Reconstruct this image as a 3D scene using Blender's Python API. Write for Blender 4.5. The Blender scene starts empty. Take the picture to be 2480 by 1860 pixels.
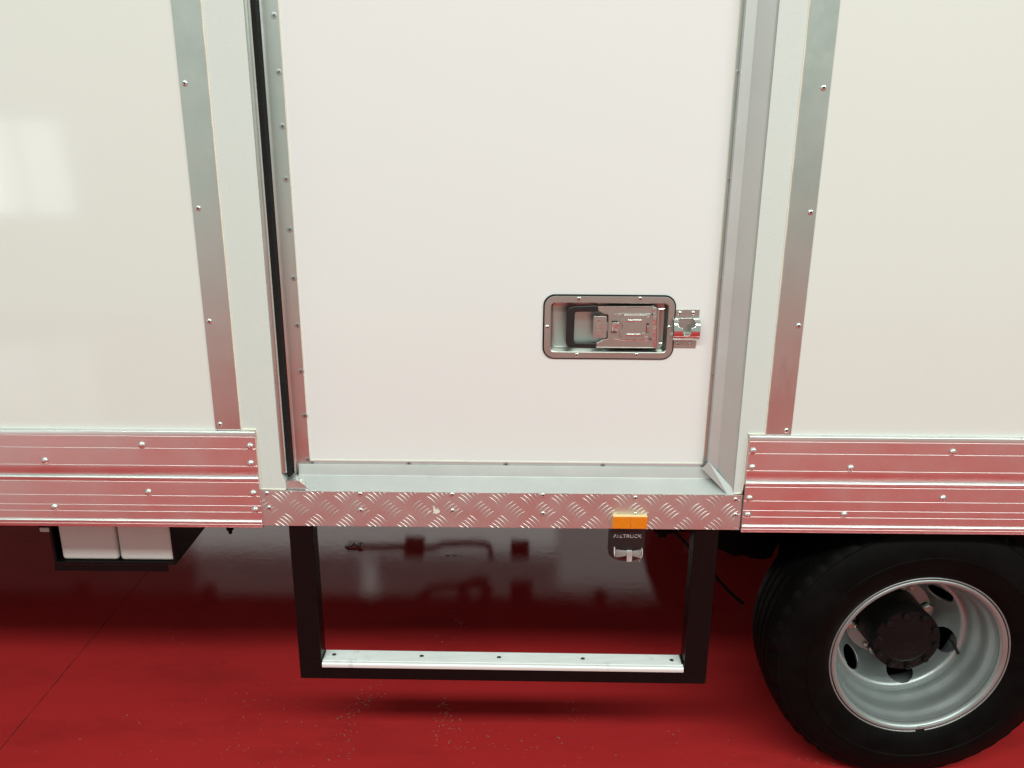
import bpy, math, random
from mathutils import Vector, Matrix
random.seed(7)
SC = bpy.context.scene
COL = SC.collection
# ------------------------------------------------------------------ camera
W, H, FPX = 2480.0, 1860.0, 2000.0
PITCH, YAW, ROLL = 0.2983311, -0.0032992, 0.0076945
DIST, CAMZ = 1.75, 1.62
def cam_axes():
    cp, sp, cy, sy = math.cos(PITCH), math.sin(PITCH), math.cos(YAW), math.sin(YAW)
    fwd = Vector((sy*cp, cy*cp, -sp)); right = Vector((cy, -sy, 0)); up = right.cross(fwd)
    cr, sr = math.cos(ROLL), math.sin(ROLL)
    return cr*right + sr*up, -sr*right + cr*up, fwd
AR, AU, AF = cam_axes()
CAM = Vector((0, -DIST, CAMZ))
cd = bpy.data.cameras.new('camera'); cam = bpy.data.objects.new('camera', cd); COL.objects.link(cam)
m3 = Matrix((AR, AU, -AF)).transposed()
cam.matrix_world = Matrix.Translation(CAM) @ m3.to_4x4()
cd.sensor_width = 36; cd.lens = 36*FPX/W; cd.clip_start = 0.05; cd.clip_end = 200
SC.camera = cam
def ray(px, py): return AR*((px-W/2)/FPX) - AU*((py-H/2)/FPX) + AF
def F(px, py, Y=0.0):            # photo pixel -> (x, z) on the upright plane at depth Y
    d = ray(px, py); t = (Y+DIST)/d.y
    return d.x*t, CAMZ + d.z*t
def G(px, py, Z=0.0):            # photo pixel -> (x, y) on the floor
    d = ray(px, py); t = (Z-CAMZ)/d.z
    return d.x*t, d.y*t - DIST
# ------------------------------------------------------------------ light
wd = bpy.data.worlds.new('World'); SC.world = wd; wd.use_nodes = True
bg = wd.node_tree.nodes['Background']
bg.inputs[0].default_value = (0.86, 1.0, 0.88, 1); bg.inputs[1].default_value = 0.34
def area(name, loc, target, sx, sy, radiance, color):
    l = bpy.data.lights.new(name, 'AREA'); l.shape = 'RECTANGLE'; l.size = sx; l.size_y = sy
    l.energy = radiance*math.pi*sx*sy; l.color = color
    o = bpy.data.objects.new(name, l); COL.objects.link(o); o.location = loc
    o.rotation_euler = (Vector(target)-Vector(loc)).to_track_quat('-Z', 'Y').to_euler()
    return o
area('ceiling_light_row', (1.6, -3.7, 5.0), (1.6, -3.0, 0.0), 10.5, 0.7, 14.0, (0.92, 1.0, 0.95))
for xc_, w_, zc_, h_, r_ in ((-4.98, 0.46, 1.2, 0.98, 1.9), (-5.95, 1.36, 1.2, 0.98, 1.9)):
    area('window_light', (xc_, -7.25, zc_), (xc_, 0, zc_), w_, h_, r_, (0.86, 1.0, 1.0))
area('window_light', (-5.56, -7.0, 1.02), (-5.56, 0, 1.02), 0.50, 0.56, 1.0, (0.9, 1.0, 1.0))
def mirror_pt(px, py, Y):       # point at depth Y whose mirror image in the floor falls on this pixel
    d = ray(px, py); t = -CAMZ/d.z; p = CAM+d*t; d2 = Vector((d.x, d.y, -d.z)); k = (Y-p.y)/d2.y
    return p+d2*k
U = lambda a, b: (700+a/2.1067, 1260+b/2.1067)
def far_pane(name, x0, x1, z0, z1, rad):
    area(name, ((x0+x1)/2, 6.5, (z0+z1)/2), ((x0+x1)/2, 0, (z0+z1)/2), x1-x0, z1-z0, rad, (0.95, 1.0, 0.95))
fx = [mirror_pt(470, 1318, 6.5).x, mirror_pt(*U(1365, 160), 6.5).x, mirror_pt(*U(1930, 350), 6.5).x]
fz = [0.3, mirror_pt(*U(900, 156), 6.5).z, mirror_pt(*U(1500, 352), 6.5).z]
far_pane('far_doorway_light', fx[0], fx[1], fz[0], fz[1], 0.80)
far_pane('far_doorway_light', mirror_pt(230, 1318, 6.5).x, fx[0]-0.01, fz[0], fz[1], 0.40)  # added dim pane, fades the left edge of the doorway's reflection
far_pane('far_doorway_light', fx[1]+0.01, fx[2], fz[0], fz[2], 0.42)
far_pane('far_window_light', fx[0], fx[1], fz[1]+0.01, fz[2]+1.6, 0.13)
sx_ = [mirror_pt(*U(388, 315), 6.4).x, mirror_pt(*U(432, 200), 6.4).x]
area('far_window_light', (sum(sx_)/2, 6.4, (fz[1]+fz[2])/2+0.1), (sum(sx_)/2, 0, (fz[1]+fz[2])/2+0.1), 0.16, 0.9*(fz[2]-fz[1])+0.1, 0.5, (0.95, 1.0, 0.95))
SC.view_settings.view_transform = 'Standard'; SC.view_settings.look = 'None'
SC.view_settings.exposure = 0.54; SC.view_settings.gamma = 1.0
SC.cycles.max_bounces = 8; SC.cycles.diffuse_bounces = 4; SC.cycles.glossy_bounces = 4
SC.cycles.transmission_bounces = 6
SC.cycles.use_denoising = True
# ------------------------------------------------------------------ materials
def new_mat(name):
    m = bpy.data.materials.new(name); m.use_nodes = True
    return m, m.node_tree.nodes, m.node_tree.links, m.node_tree.nodes['Principled BSDF']
def coords(N, L, scale=(1, 1, 1), rot=(0, 0, 0)):
    tc = N.new('ShaderNodeTexCoord'); mp = N.new('ShaderNodeMapping')
    mp.inputs['Scale'].default_value = scale; mp.inputs['Rotation'].default_value = rot
    L.new(tc.outputs['Object'], mp.inputs['Vector']); return mp.outputs['Vector']
def noise(N, L, vec, scale, detail=4, rough=0.55):
    n = N.new('ShaderNodeTexNoise'); n.inputs['Scale'].default_value = scale
    n.inputs['Detail'].default_value = detail; n.inputs['Roughness'].default_value = rough
    L.new(vec, n.inputs['Vector']); return n.outputs['Fac']
def ramp(N, L, fac, a, b, lo, hi):
    r = N.new('ShaderNodeMapRange'); r.inputs['From Min'].default_value = a; r.inputs['From Max'].default_value = b
    r.inputs['To Min'].default_value = lo; r.inputs['To Max'].default_value = hi
    L.new(fac, r.inputs['Value']); return r.outputs['Result']
def mixc(N, L, fac, a, b):
    x = N.new('ShaderNodeMix'); x.data_type = 'RGBA'; L.new(fac, x.inputs['Factor'])
    for s, c in ((6, a), (7, b)):
        if isinstance(c, tuple): x.inputs[s].default_value = (*c, 1)
        else: L.new(c, x.inputs[s])
    return x.outputs[2]
def bump(N, L, P, hgt, dist, strength=1.0, prev=None):
    b = N.new('ShaderNodeBump'); b.inputs['Distance'].default_value = dist; b.inputs['Strength'].default_value = strength
    L.new(hgt, b.inputs['Height'])
    if prev is not None: L.new(prev, b.inputs['Normal'])
    L.new(b.outputs['Normal'], P.inputs['Normal']); return b.outputs['Normal']
def simple(name, base, metallic=0.0, rough=0.4, var=0.12, vscale=18, stretch=(1, 1, 1), bmp=0.0, bscale=400, spec=0.5, coat=0.0, cvar=0.10):
    m, N, L, P = new_mat(name)
    P.inputs['Metallic'].default_value = metallic; P.inputs['Specular IOR Level'].default_value = spec
    P.inputs['Coat Weight'].default_value = coat; P.inputs['Coat Roughness'].default_value = 0.08
    v = coords(N, L, stretch); n = noise(N, L, v, vscale)
    L.new(ramp(N, L, n, 0.3, 0.7, rough*(1-var), rough*(1+var)), P.inputs['Roughness'])
    L.new(mixc(N, L, n, tuple(c*(1-cvar) for c in base), tuple(min(1, c*(1+cvar)) for c in base)), P.inputs['Base Color'])
    if bmp > 0:
        n2 = noise(N, L, coords(N, L, stretch), bscale, 3); bump(N, L, P, n2, bmp)
    return m
M = {}
def gelcoat(name, base, rough, sp=0.5):
    m, N, L, P = new_mat(name)
    v = coords(N, L); big = noise(N, L, v, 1.7, 3); fine = noise(N, L, v, 60, 4)
    L.new(mixc(N, L, big, tuple(c*0.975 for c in base), base), P.inputs['Base Color'])
    L.new(ramp(N, L, fine, 0.3, 0.7, rough*0.8, rough*1.25), P.inputs['Roughness'])
    P.inputs['Specular IOR Level'].default_value = sp
    b1 = bump(N, L, P, noise(N, L, v, 3.0, 2), 0.004, 0.2)
    bump(N, L, P, fine, 0.0002, 0.05, b1)
    return m
M['panel'] = gelcoat('cream_gelcoat', (0.74, 0.77, 0.73), 0.07)
M['doorskin'] = gelcoat('white_gelcoat', (0.79, 0.81, 0.80), 0.12)
M['pillar'] = gelcoat('white_paint', (0.655, 0.715, 0.68), 0.30)
M['sealant'] = simple('cream_sealant', (0.80, 0.77, 0.66), 0, 0.45, bmp=0.001, bscale=120)
def brushed(name, base, rough, stretch, spots=True, mark=0.5):
    m, N, L, P = new_mat(name)
    P.inputs['Metallic'].default_value = 1.0
    v = coords(N, L, stretch); fine = noise(N, L, v, 900, 3, 0.7)
    v2 = coords(N, L); big = noise(N, L, v2, 9, 5, 0.65)
    L.new(ramp(N, L, big, 0.3, 0.75, rough*0.85, rough*1.25), P.inputs['Roughness'])
    c = mixc(N, L, fine, tuple(x*0.95 for x in base), tuple(min(1, x*1.04) for x in base))
    if spots:
        sm = noise(N, L, coords(N, L, (1, 1, 0.35)), 14, 6, 0.7)
        c = mixc(N, L, ramp(N, L, sm, 0.60, 0.72, 0.0, mark), c, tuple(x*0.74 for x in base))
    L.new(c, P.inputs['Base Color'])
    bump(N, L, P, fine, 0.00008, 0.02)
    return m
M['alu'] = brushed('mill_aluminium_upright', (0.67, 0.69, 0.66), 0.33, (1, 1, 0.012))
M['alu_h'] = brushed('mill_aluminium_level', (0.67, 0.68, 0.67), 0.42, (0.012, 1, 1)); M['alu_h'].node_tree.nodes['Principled BSDF'].inputs['Metallic'].default_value = 0.6
M['jamb'] = brushed('dull_jamb_aluminium', (0.575, 0.61, 0.595), 0.55, (1, 1, 0.012), True, 0.3); M['jamb'].node_tree.nodes['Principled BSDF'].inputs['Metallic'].default_value = 0.55
M['skirt'] = brushed('anodised_aluminium', (0.84, 0.82, 0.81), 0.33, (0.006, 1, 1), True, 0.18)
M['tread'] = brushed('tread_plate_aluminium', (0.70, 0.68, 0.66), 0.42, (1, 1, 1), True, 0.25)
for k_, v_ in (('tread', 0.92), ('skirt', 1.0)): M[k_].node_tree.nodes['Principled BSDF'].inputs['Metallic'].default_value = v_
M['treadstep'] = brushed('scuffed_step_aluminium', (0.90, 0.91, 0.90), 0.42, (0.02, 1, 1), True, 0.8); M['treadstep'].node_tree.nodes['Principled BSDF'].inputs['Metallic'].default_value = 0.3
M['rivet'] = simple('rivet_metal', (0.80, 0.80, 0.78), 1, 0.22, cvar=0.05)
M['hole'] = simple('hole_shade_and_grit', (0.01, 0.01, 0.01), 0, 0.7)  # black painted in for the shade of small holes; also colours the grit
M['screw'] = simple('zinc_screw', (0.52, 0.54, 0.53), 1, 0.42)
M['screw_dark'] = simple('screw_recess_shade', (0.05, 0.05, 0.05), 0.6, 0.5)  # flat dark cross on the head, painted for the shade of a recess
M['steel'] = brushed('brushed_stainless', (0.54, 0.555, 0.52), 0.37, (0.03, 1, 1), True, 0.35)
M['chrome'] = simple('polished_stainless', (0.74, 0.73, 0.71), 1, 0.07, bmp=0.0006, bscale=60, cvar=0.03)
M['black'] = simple('black_paint', (0.004, 0.0037, 0.0037), 0, 0.30, spec=0.2, bmp=0.0004, bscale=300)
M['plastic'] = simple('black_plastic', (0.012, 0.012, 0.012), 0, 0.40, bmp=0.0003, bscale=700)
M['rubber'] = simple('black_rubber', (0.005, 0.005, 0.005), 0, 0.55, spec=0.2, bmp=0.0004, bscale=300)
def tyre_mat():
    m, N, L, P = new_mat('tyre_rubber')
    v = coords(N, L); n = noise(N, L, v, 14, 5, 0.65)
    L.new(mixc(N, L, ramp(N, L, n, 0.4, 0.75, 0, 1), (0.0026, 0.0024, 0.0023), (0.0055, 0.0048, 0.0045)), P.inputs['Base Color'])
    L.new(ramp(N, L, n, 0.3, 0.7, 0.42, 0.62), P.inputs['Roughness']); P.inputs['Specular IOR Level'].default_value = 0.06
    bump(N, L, P, noise(N, L, v, 260, 4), 0.0006, 0.6)
    return m
M['tyre'] = tyre_mat()
M['under'] = simple('chassis_black', (0.0025, 0.0025, 0.0025), 0, 0.55, spec=0.08, bmp=0.002, bscale=60)
M['boxunder'] = simple('dark_underbody', (0.015, 0.014, 0.013), 0, 0.7)
M['hub'] = simple('hub_black', (0.004, 0.004, 0.004), 0, 0.42, spec=0.2, bmp=0.002, bscale=90)
M['rim'] = simple('silver_wheel_paint', (0.37, 0.40, 0.395), 0.7, 0.40, bmp=0.0001, bscale=220, cvar=0.06)
M['nut'] = simple('wheel_nut', (0.55, 0.54, 0.50), 1, 0.33)
M['pp'] = simple('white_polythene', (0.60, 0.585, 0.57), 0, 0.5, bmp=0.001, bscale=90, cvar=0.05)
M['lampmetal'] = simple('lamp_reflector', (0.85, 0.85, 0.85), 0.1, 0.3)
def letter_mat():
    m, N, L, P = new_mat('worn_lettering')
    n = noise(N, L, coords(N, L), 150, 2)
    L.new(mixc(N, L, ramp(N, L, n, 0.56, 0.64, 0, 1), (0.50, 0.47, 0.47), (0.05, 0.05, 0.05)), P.inputs['Base Color'])
    P.inputs['Roughness'].default_value = 0.45
    return m
M['letter'] = letter_mat()
def amber():
    m, N, L, P = new_mat('amber_reflector')
    n = N.new('ShaderNodeTexVoronoi'); n.inputs['Scale'].default_value = 620
    L.new(coords(N, L), n.inputs['Vector'])
    L.new(mixc(N, L, n.outputs['Distance'], (0.92, 0.30, 0.006), (0.66, 0.15, 0.002)), P.inputs['Base Color'])
    P.inputs['Roughness'].default_value = 0.3; P.inputs['Coat Weight'].default_value = 0.6
    P.inputs['Coat Roughness'].default_value = 0.05
    bump(N, L, P, n.outputs['Distance'], 0.0006, 0.5)
    return m
M['amber'] = amber()
M['amberpale'] = simple('amber_edge', (0.85, 0.62, 0.30), 0, 0.25)
def glass():
    m, N, L, P = new_mat('clear_lens')
    P.inputs['Base Color'].default_value = (0.96, 0.97, 0.96, 1)
    P.inputs['Transmission Weight'].default_value = 1.0; P.inputs['Roughness'].default_value = 0.04
    P.inputs['IOR'].default_value = 1.45
    return m
M['glass'] = glass()
M['chip'] = simple('white_residue', (0.78, 0.74, 0.70), 0, 0.6)
M['flake'] = simple('pale_shavings', (0.31, 0.21, 0.17), 0.2, 0.5, cvar=0.4, vscale=90)
M['scrap'] = simple('scrap_metal', (0.30, 0.27, 0.25), 0.6, 0.45)
def floor_mat():
    m, N, L, P = new_mat('red_floor_paint')
    v = coords(N, L); big = noise(N, L, v, 1.3, 4); mid = noise(N, L, v, 9, 6, 0.7); fine = noise(N, L, v, 220, 3)
    streak = noise(N, L, coords(N, L, (9, 15, 1), (0, 0, 0.6)), 2.2, 7, 0.75)
    c = mixc(N, L, big, (0.43, 0.0225, 0.0250), (0.50, 0.0285, 0.0300))
    c = mixc(N, L, ramp(N, L, mid, 0.63, 0.80, 0, 0.55), c, (0.15, 0.012, 0.012))
    grime = noise(N, L, coords(N, L, (0.5, 1.6, 1), (0, 0, 0.3)), 3.4, 6, 0.7)
    c = mixc(N, L, ramp(N, L, grime, 0.50, 0.74, 0, 0.42), c, (0.16, 0.016, 0.015))
    # pale scuffs worn into the paint
    sc = noise(N, L, coords(N, L, (1, 1.0, 1)), 46, 6, 0.8); patch = noise(N, L, v, 2.1, 2)
    mm = N.new('ShaderNodeMath'); mm.operation = 'MULTIPLY'
    L.new(ramp(N, L, sc, 0.67, 0.72, 0, 1), mm.inputs[0]); L.new(ramp(N, L, patch, 0.55, 0.66, 0, 0.55), mm.inputs[1])
    c = mixc(N, L, mm.outputs[0], c, (0.30, 0.20, 0.16))
    L.new(c, P.inputs['Base Color'])
    L.new(ramp(N, L, mid, 0.35, 0.68, 0.02, 0.09), P.inputs['Roughness'])
    P.inputs['Specular IOR Level'].default_value = 0.55
    b = bump(N, L, P, streak, 0.003, 0.05)
    b = bump(N, L, P, noise(N, L, v, 30, 3), 0.002, 0.04, b)
    bump(N, L, P, fine, 0.0004, 0.12, b)
    return m
M['floor'] = floor_mat()
M['joint'] = simple('joint_dirt', (0.035, 0.020, 0.018), 0, 0.85)
# ------------------------------------------------------------------ mesh helpers
class MB:
    def __init__(s): s.v = []; s.f = []; s.mi = []
    def add(s, vs, fs, mi=0):
        o = len(s.v); s.v += [tuple(p) for p in vs]
        for f in fs: s.f.append(tuple(o+i for i in f)); s.mi.append(mi)
        return s
    def box(s, x0, x1, y0, y1, z0, z1, mi=0):
        vs = [(x, y, z) for x in (x0, x1) for y in (y0, y1) for z in (z0, z1)]
        return s.add(vs, [(0, 1, 3, 2), (4, 6, 7, 5), (0, 4, 5, 1), (2, 3, 7, 6), (0, 2, 6, 4), (1, 5, 7, 3)], mi)
    def prism_xz(s, pts, y0, y1, mi=0):       # outline in x,z extruded in y
        n = len(pts)
        vs = [(x, y0, z) for x, z in pts] + [(x, y1, z) for x, z in pts]
        fs = [tuple(range(n)), tuple(range(2*n-1, n-1, -1))]
        fs += [(i, i+n, (i+1) % n+n, (i+1) % n) for i in range(n)]
        return s.add(vs, fs, mi)
    def prism_yz(s, pts, x0, x1, mi=0):       # outline in y,z extruded in x
        n = len(pts)
        vs = [(x0, y, z) for y, z in pts] + [(x1, y, z) for y, z in pts]
        fs = [tuple(range(n-1, -1, -1)), tuple(range(n, 2*n))]
        fs += [(i, (i+1) % n, (i+1) % n+n, i+n) for i in range(n)]
        return s.add(vs, fs, mi)
    def prism_xy(s, pts, z0, z1, mi=0):
        n = len(pts)
        vs = [(x, y, z0) for x, y in pts] + [(x, y, z1) for x, y in pts]
        fs = [tuple(range(n-1, -1, -1)), tuple(range(n, 2*n))]
        fs += [(i, (i+1) % n, (i+1) % n+n, i+n) for i in range(n)]
        return s.add(vs, fs, mi)
    def lathe(s, prof, n=32, c=(0, 0, 0), mi=0, closed=False, capend=True):   # prof: (radius, y), axis along y
        vs = []
        for r, y in prof:
            for k in range(n):
                a = 2*math.pi*k/n; vs.append((c[0]+r*math.cos(a), c[1]+y, c[2]+r*math.sin(a)))
        m = len(prof); fs = []
        for i in range(m if closed else m-1):
            j = (i+1) % m
            for k in range(n):
                fs.append((i*n+k, j*n+k, j*n+(k+1) % n, i*n+(k+1) % n))
        if capend and not closed:
            fs.append(tuple(range(n-1, -1, -1))); fs.append(tuple((m-1)*n+k for k in range(n)))
        return s.add(vs, fs, mi)
    def loft(s, loops, close0=False, close1=False, mi=0, ring=False):
        n = len(loops[0]); vs = [p for l in loops for p in l]; fs = []
        m = len(loops)
        for i in range(m if ring else m-1):
            j = (i+1) % m
            for k in range(n): fs.append((i*n+k, i*n+(k+1) % n, j*n+(k+1) % n, j*n+k))
        if close0: fs.append(tuple(range(n-1, -1, -1)))
        if close1: fs.append(tuple((m-1)*n+k for k in range(n)))
        return s.add(vs, fs, mi)
    def tube(s, pts, r, n=8, mi=0):
        P = [Vector(p) for p in pts]; loops = []
        for i, p in enumerate(P):
            d = (P[min(i+1, len(P)-1)]-P[max(i-1, 0)]).normalized()
            u = d.cross(Vector((0.31, 0.2, 0.93))).normalized(); w = d.cross(u)
            rr = r[i] if isinstance(r, (list, tuple)) else r
            loops.append([p+u*rr*math.cos(2*math.pi*k/n)+w*rr*math.sin(2*math.pi*k/n) for k in range(n)])
        return s.loft(loops, True, True, mi)
def fix_normals(me):
    import bmesh
    b = bmesh.new(); b.from_mesh(me); bmesh.ops.recalc_face_normals(b, faces=b.faces); b.to_mesh(me); b.free()
def mesh(name, mb, mats, smooth=False, recalc=True):
    me = bpy.data.meshes.new(name); me.from_pydata(mb.v, [], mb.f)
    for k in (mats if isinstance(mats, (list, tuple)) else [mats]): me.materials.append(M[k])
    for p, i in zip(me.polygons, mb.mi): p.material_index = i
    if recalc: fix_normals(me)
    if smooth:
        me.polygons.foreach_set('use_smooth', [True]*len(me.polygons))
    me.update(); return me
def obj(name, mb, mats, parent=None, smooth=False, bevel=0.0, segs=2, recalc=True):
    me = mb if isinstance(mb, bpy.types.Mesh) else mesh(name, mb, mats, smooth, recalc)
    o = bpy.data.objects.new(name, me); COL.objects.link(o); o.parent = parent
    if bevel > 0:
        b = o.modifiers.new('bevel', 'BEVEL'); b.width = bevel; b.segments = segs; b.limit_method = 'ANGLE'
        b.angle_limit = math.radians(35); b.harden_normals = False
    if smooth == 'auto':
        pass
    return o
def auto_smooth(o, ang=40):
    me = o.data; me.polygons.foreach_set('use_smooth', [True]*len(me.polygons))
    me.set_sharp_from_angle(angle=math.radians(ang))
    return o
def put(name, me, loc, parent, rot=None):
    o = bpy.data.objects.new(name, me); COL.objects.link(o); o.parent = parent; o.location = loc
    if rot: o.rotation_euler = rot
    return o
def empty(name, parent=None, loc=(0, 0, 0)):
    o = bpy.data.objects.new(name, None); COL.objects.link(o); o.parent = parent; o.location = loc; o.empty_display_size = 0.1
    return o
def tag(o, label=None, cat=None, group=None, kind=None):
    for k, v in (('label', label), ('category', cat), ('group', group), ('kind', kind)):
        if v: o[k] = v
    return o
def rrect(cx, cz, w, h, r, y, n=7):
    pts = []
    for (sx, sz, a0) in ((1, 1, 0), (-1, 1, 90), (-1, -1, 180), (1, -1, 270)):
        for k in range(n+1):
            a = math.radians(a0+90*k/n)
            pts.append((cx+sx*(w/2-r)+r*math.cos(a), y, cz+sz*(h/2-r)+r*math.sin(a)))
    return pts
# small fixings, axis along -y (towards the viewer), base at y = 0
def m_pop(r=0.0058):
    mb = MB(); mb.lathe([(r, 0.0002), (r*1.0, -0.0006), (r*0.92, -0.0016), (r*0.66, -0.0024), (r*0.42, -0.0026), (r*0.36, -0.0022)], 20, capend=False)
    mb.lathe([(r*0.37, -0.0019), (0.00001, -0.0012)], 14, mi=1, capend=False)
    return auto_me(mesh('pop_rivet', mb, ['rivet', 'hole']))
def auto_me(me):
    me.polygons.foreach_set('use_smooth', [True]*len(me.polygons)); me.set_sharp_from_angle(angle=math.radians(40)); return me
def m_dome(r=0.0078, h=0.0042):
    mb = MB(); prof = [(r*1.06, 0.0002), (r*1.06, -0.0005)]
    for k in range(1, 7):
        a = math.pi/2*k/7; prof.append((r*math.cos(a), -0.0005-h*math.sin(a)))
    mb.lathe(prof+[(r*0.16, -0.0005-h*0.985), (r*0.14, -0.0005-h*0.90), (0.00001, -0.0005-h*0.86)], 24, capend=False)
    return auto_me(mesh('dome_rivet', mb, ['rivet']))
def m_screw(r=0.0066, dome=0.0004, mats=('screw', 'screw_dark')):
    mb = MB(); mb.lathe([(r, 0.0003), (r, -0.0002), (r*0.86, -0.0002-dome*0.5), (r*0.5, -0.0002-dome*0.9), (0.00001, -0.0002-dome)], 22, capend=False)
    t = r*0.12; l = r*0.5; y = -0.00035-dome
    mb.add([(-l, y, -t), (l, y, -t), (l, y, t), (-l, y, t)], [(0, 1, 2, 3)], 1)
    mb.add([(-t, y-0.00004, -l), (t, y-0.00004, -l), (t, y-0.00004, l), (-t, y-0.00004, l)], [(0, 1, 2, 3)], 1)
    return auto_me(mesh('cross_screw', mb, list(mats)))
POP, DOME, SCREW = m_pop(), m_dome(), m_screw()
LSCREW = m_screw(0.0052, 0.0026, ('chrome', 'screw_dark'))

# ================================================================== floor
fb = MB(); jx, jw, jd = -1.392, 0.0030, 0.004
for x0, x1 in ((-14, jx-jw), (jx+jw, 14)):
    fb.add([(x0, -5.6, 0), (x1, -5.6, 0), (x1, 9, 0), (x0, 9, 0)], [(0, 1, 2, 3)])
# ragged saw-cut joint running across the floor, recessed
NY = 700; ys = [-5.6+14.6*i/NY for i in range(NY+1)]
vs = []; wob = 0.0
for y in ys:
    wob = max(-0.0011, min(0.0011, wob+random.gauss(0, 0.0004))); hw = 0.0011*(0.5+0.8*random.random())
    vs += [(jx-jw, y, 0), (jx+wob-hw, y, 0), (jx+wob-hw*0.6, y, -jd), (jx+wob+hw*0.6, y, -jd), (jx+wob+hw, y, 0), (jx+jw, y, 0)]
fs = [[], []]
for i in range(NY):
    for k in range(5): fs[0 if k in (0, 4) else 1].append((i*6+k, i*6+k+1, i*6+7+k, i*6+6+k))
fb.add(vs, fs[0], 0); fb.add(vs, fs[1], 1)
floor = obj('floor', fb, ['floor', 'joint'], recalc=False)
floor['kind'] = 'structure'
# dim back wall of the hall, behind the truck: seen only as a reflection in the floor
M['wall'] = simple('dim_wall_paint', (0.07, 0.065, 0.065), 0, 0.7)
wall = obj('wall', MB().box(-14, 14, 6.62, 6.8, 0.002, 7.5), 'wall'); wall['kind'] = 'structure'

# ================================================================== truck
truck = empty('box_truck', None, (0, 0, 0))
tag(truck, 'white box truck body with closed side door, aluminium skirts and rear wheel on red floor', 'truck')
BT = 2.75          # top of the box
# --- side panels (cream gelcoat)
XL0, XL1 = -3.3, -0.66      # left panel ends under its cover strip
XR0, XR1 = 0.61, 3.1
PZ = 0.9620
obj('side_panel', MB().box(XL0, XL1, 0, 0.06, PZ-0.12, BT), 'panel', truck)
obj('side_panel', MB().box(XR0, XR1, 0, 0.06, PZ-0.12, BT), 'panel', truck)
# --- white pillars either side of the door opening
PL0, PL1 = -0.6605, -0.5335
PR0, PR1 = 0.5065, 0.6095
pilL = obj('door_pillar', MB().prism_xz([(PL0, 0.845), (-0.5843, 0.845), (-0.5843, 0.8225), (-0.5255, 0.8225), (-0.5255, 0.836), (PL1, 0.862), (PL1, BT), (PL0, BT)], -0.0012, 0.06), 'pillar', truck, bevel=0.0012)
pilR = obj('door_pillar', MB().prism_xz([(PR0, 0.822), (0.5262, 0.822), (0.5290, 0.845), (PR1, 0.845), (PR1, BT), (PR0, BT)], -0.0012, 0.06), 'pillar', truck, bevel=0.0012)
def bead(pts, r, parent):
    # hand-run sealant: slightly uneven half round
    out = []; rr = []
    for (a, b) in zip(pts[:-1], pts[1:]):
        n = max(2, int((Vector(b)-Vector(a)).length/0.018))
        for k in range(n):
            out.append(Vector(a).lerp(Vector(b), k/n)); rr.append(r*(0.8+0.4*random.random()))
    out.append(Vector(pts[-1])); rr.append(r)
    return auto_smooth(obj('sealant_bead', MB().tube(out, rr, 8), 'sealant', parent), 60)
SL0, SL1 = -0.6735, -0.6165       # aluminium cover strips
SR0, SR1 = 0.5662, 0.6230
bead([(SL1+0.0012, -0.001, BT), (SL1+0.0012, -0.001, 0.970)], 0.0021, pilL)
bead([(SL1, -0.001, 0.9705), (-0.5822, -0.001, 0.9695)], 0.0022, pilL)
bead([(-0.5818, -0.001, 0.966), (-0.5836, -0.001, 0.84), (-0.5842, -0.001, 0.8235), (-0.5268, -0.001, 0.8225)], 0.0020, pilL)
bead([(SR0-0.0012, -0.001, BT), (SR0-0.0012, -0.001, 0.9705)], 0.0018, pilR)
bead([(SR0, -0.001, 0.9705), (0.5280, -0.001, 0.9700), (0.5265, -0.001, 0.84), (0.5262, -0.001, 0.824), (0.5085, -0.001, 0.8225)], 0.0020, pilR)
def cover_strip(x0, x1, z0, rivs):
    s = obj('cover_strip', MB().box(x0, x1, -0.0042, 0.0005, z0, BT), 'alu', truck, bevel=0.0010)
    for px, py in rivs:
        x, z = F(px*1.12116, py*1.12116, -0.004); put('pop_rivet', POP, (x, -0.0041, z), s, (0, random.random()*6, 0))
    # rivets above the frame follow the same spacing
    for zz in (2.05, 2.30, 2.55): put('pop_rivet', POP, (x0+0.011 if x0 < 0 else x1-0.011, -0.0041, zz), s)
    return s
cover_strip(SL0, SL1, 0.9690, [(399, 180), (428, 450), (452, 694), (475, 917)])
cover_strip(SR0, SR1, 0.9680, [(1779, 190), (1751, 459), (1725, 704), (1699, 930)])

# --- door
DY = 0.050                                   # door face depth
KD = (DIST+DY)/DIST
dL, dR = F(692.4, 300, DY)[0]+0.0014, F(1769, 300, DY)[0]
dB = F(1240, 1118, DY)[1]
stripLx = F(657, 300, DY)[0]
door = obj('door', MB().box(stripLx, dR+0.030, DY, DY+0.055, dB-0.028, BT-0.08), 'doorskin', truck, bevel=0.001)
e1 = obj('edge_strip', MB().box(stripLx, dL, DY-0.0030, DY+0.0006, dB-0.020, BT-0.08), 'alu', door, bevel=0.0009)
e2 = obj('edge_strip', MB().box(dR, dR+0.028, DY-0.0030, DY+0.0006, dB-0.024, BT-0.08), 'alu', door, bevel=0.0009)
e3 = obj('edge_strip', MB().box(dL+0.0004, dR-0.0004, DY-0.0026, DY+0.0006, dB-0.026, dB), 'alu_h', door, bevel=0.0009)
for px, py in [(592, 34), (602, 156), (610, 273), (618, 387), (626, 496), (634, 601), (642, 703), (650, 802), (658, 898), (664, 993)]:
    x, z = F(px*1.12116, py*1.12116, DY-0.003); put('screw', SCREW, (x, DY-0.0030, z), door, (0, random.random()*3, 0))
for px, py in [(1594.5, 157), (1576, 389), (1559, 605), (1541.5, 810), (1525.5, 998)]:
    x, z = F(px*1.12116, py*1.12116, DY-0.003); put('screw', SCREW, (x+0.001, DY-0.0030, z), door, (0, random.random()*3, 0))
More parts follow.
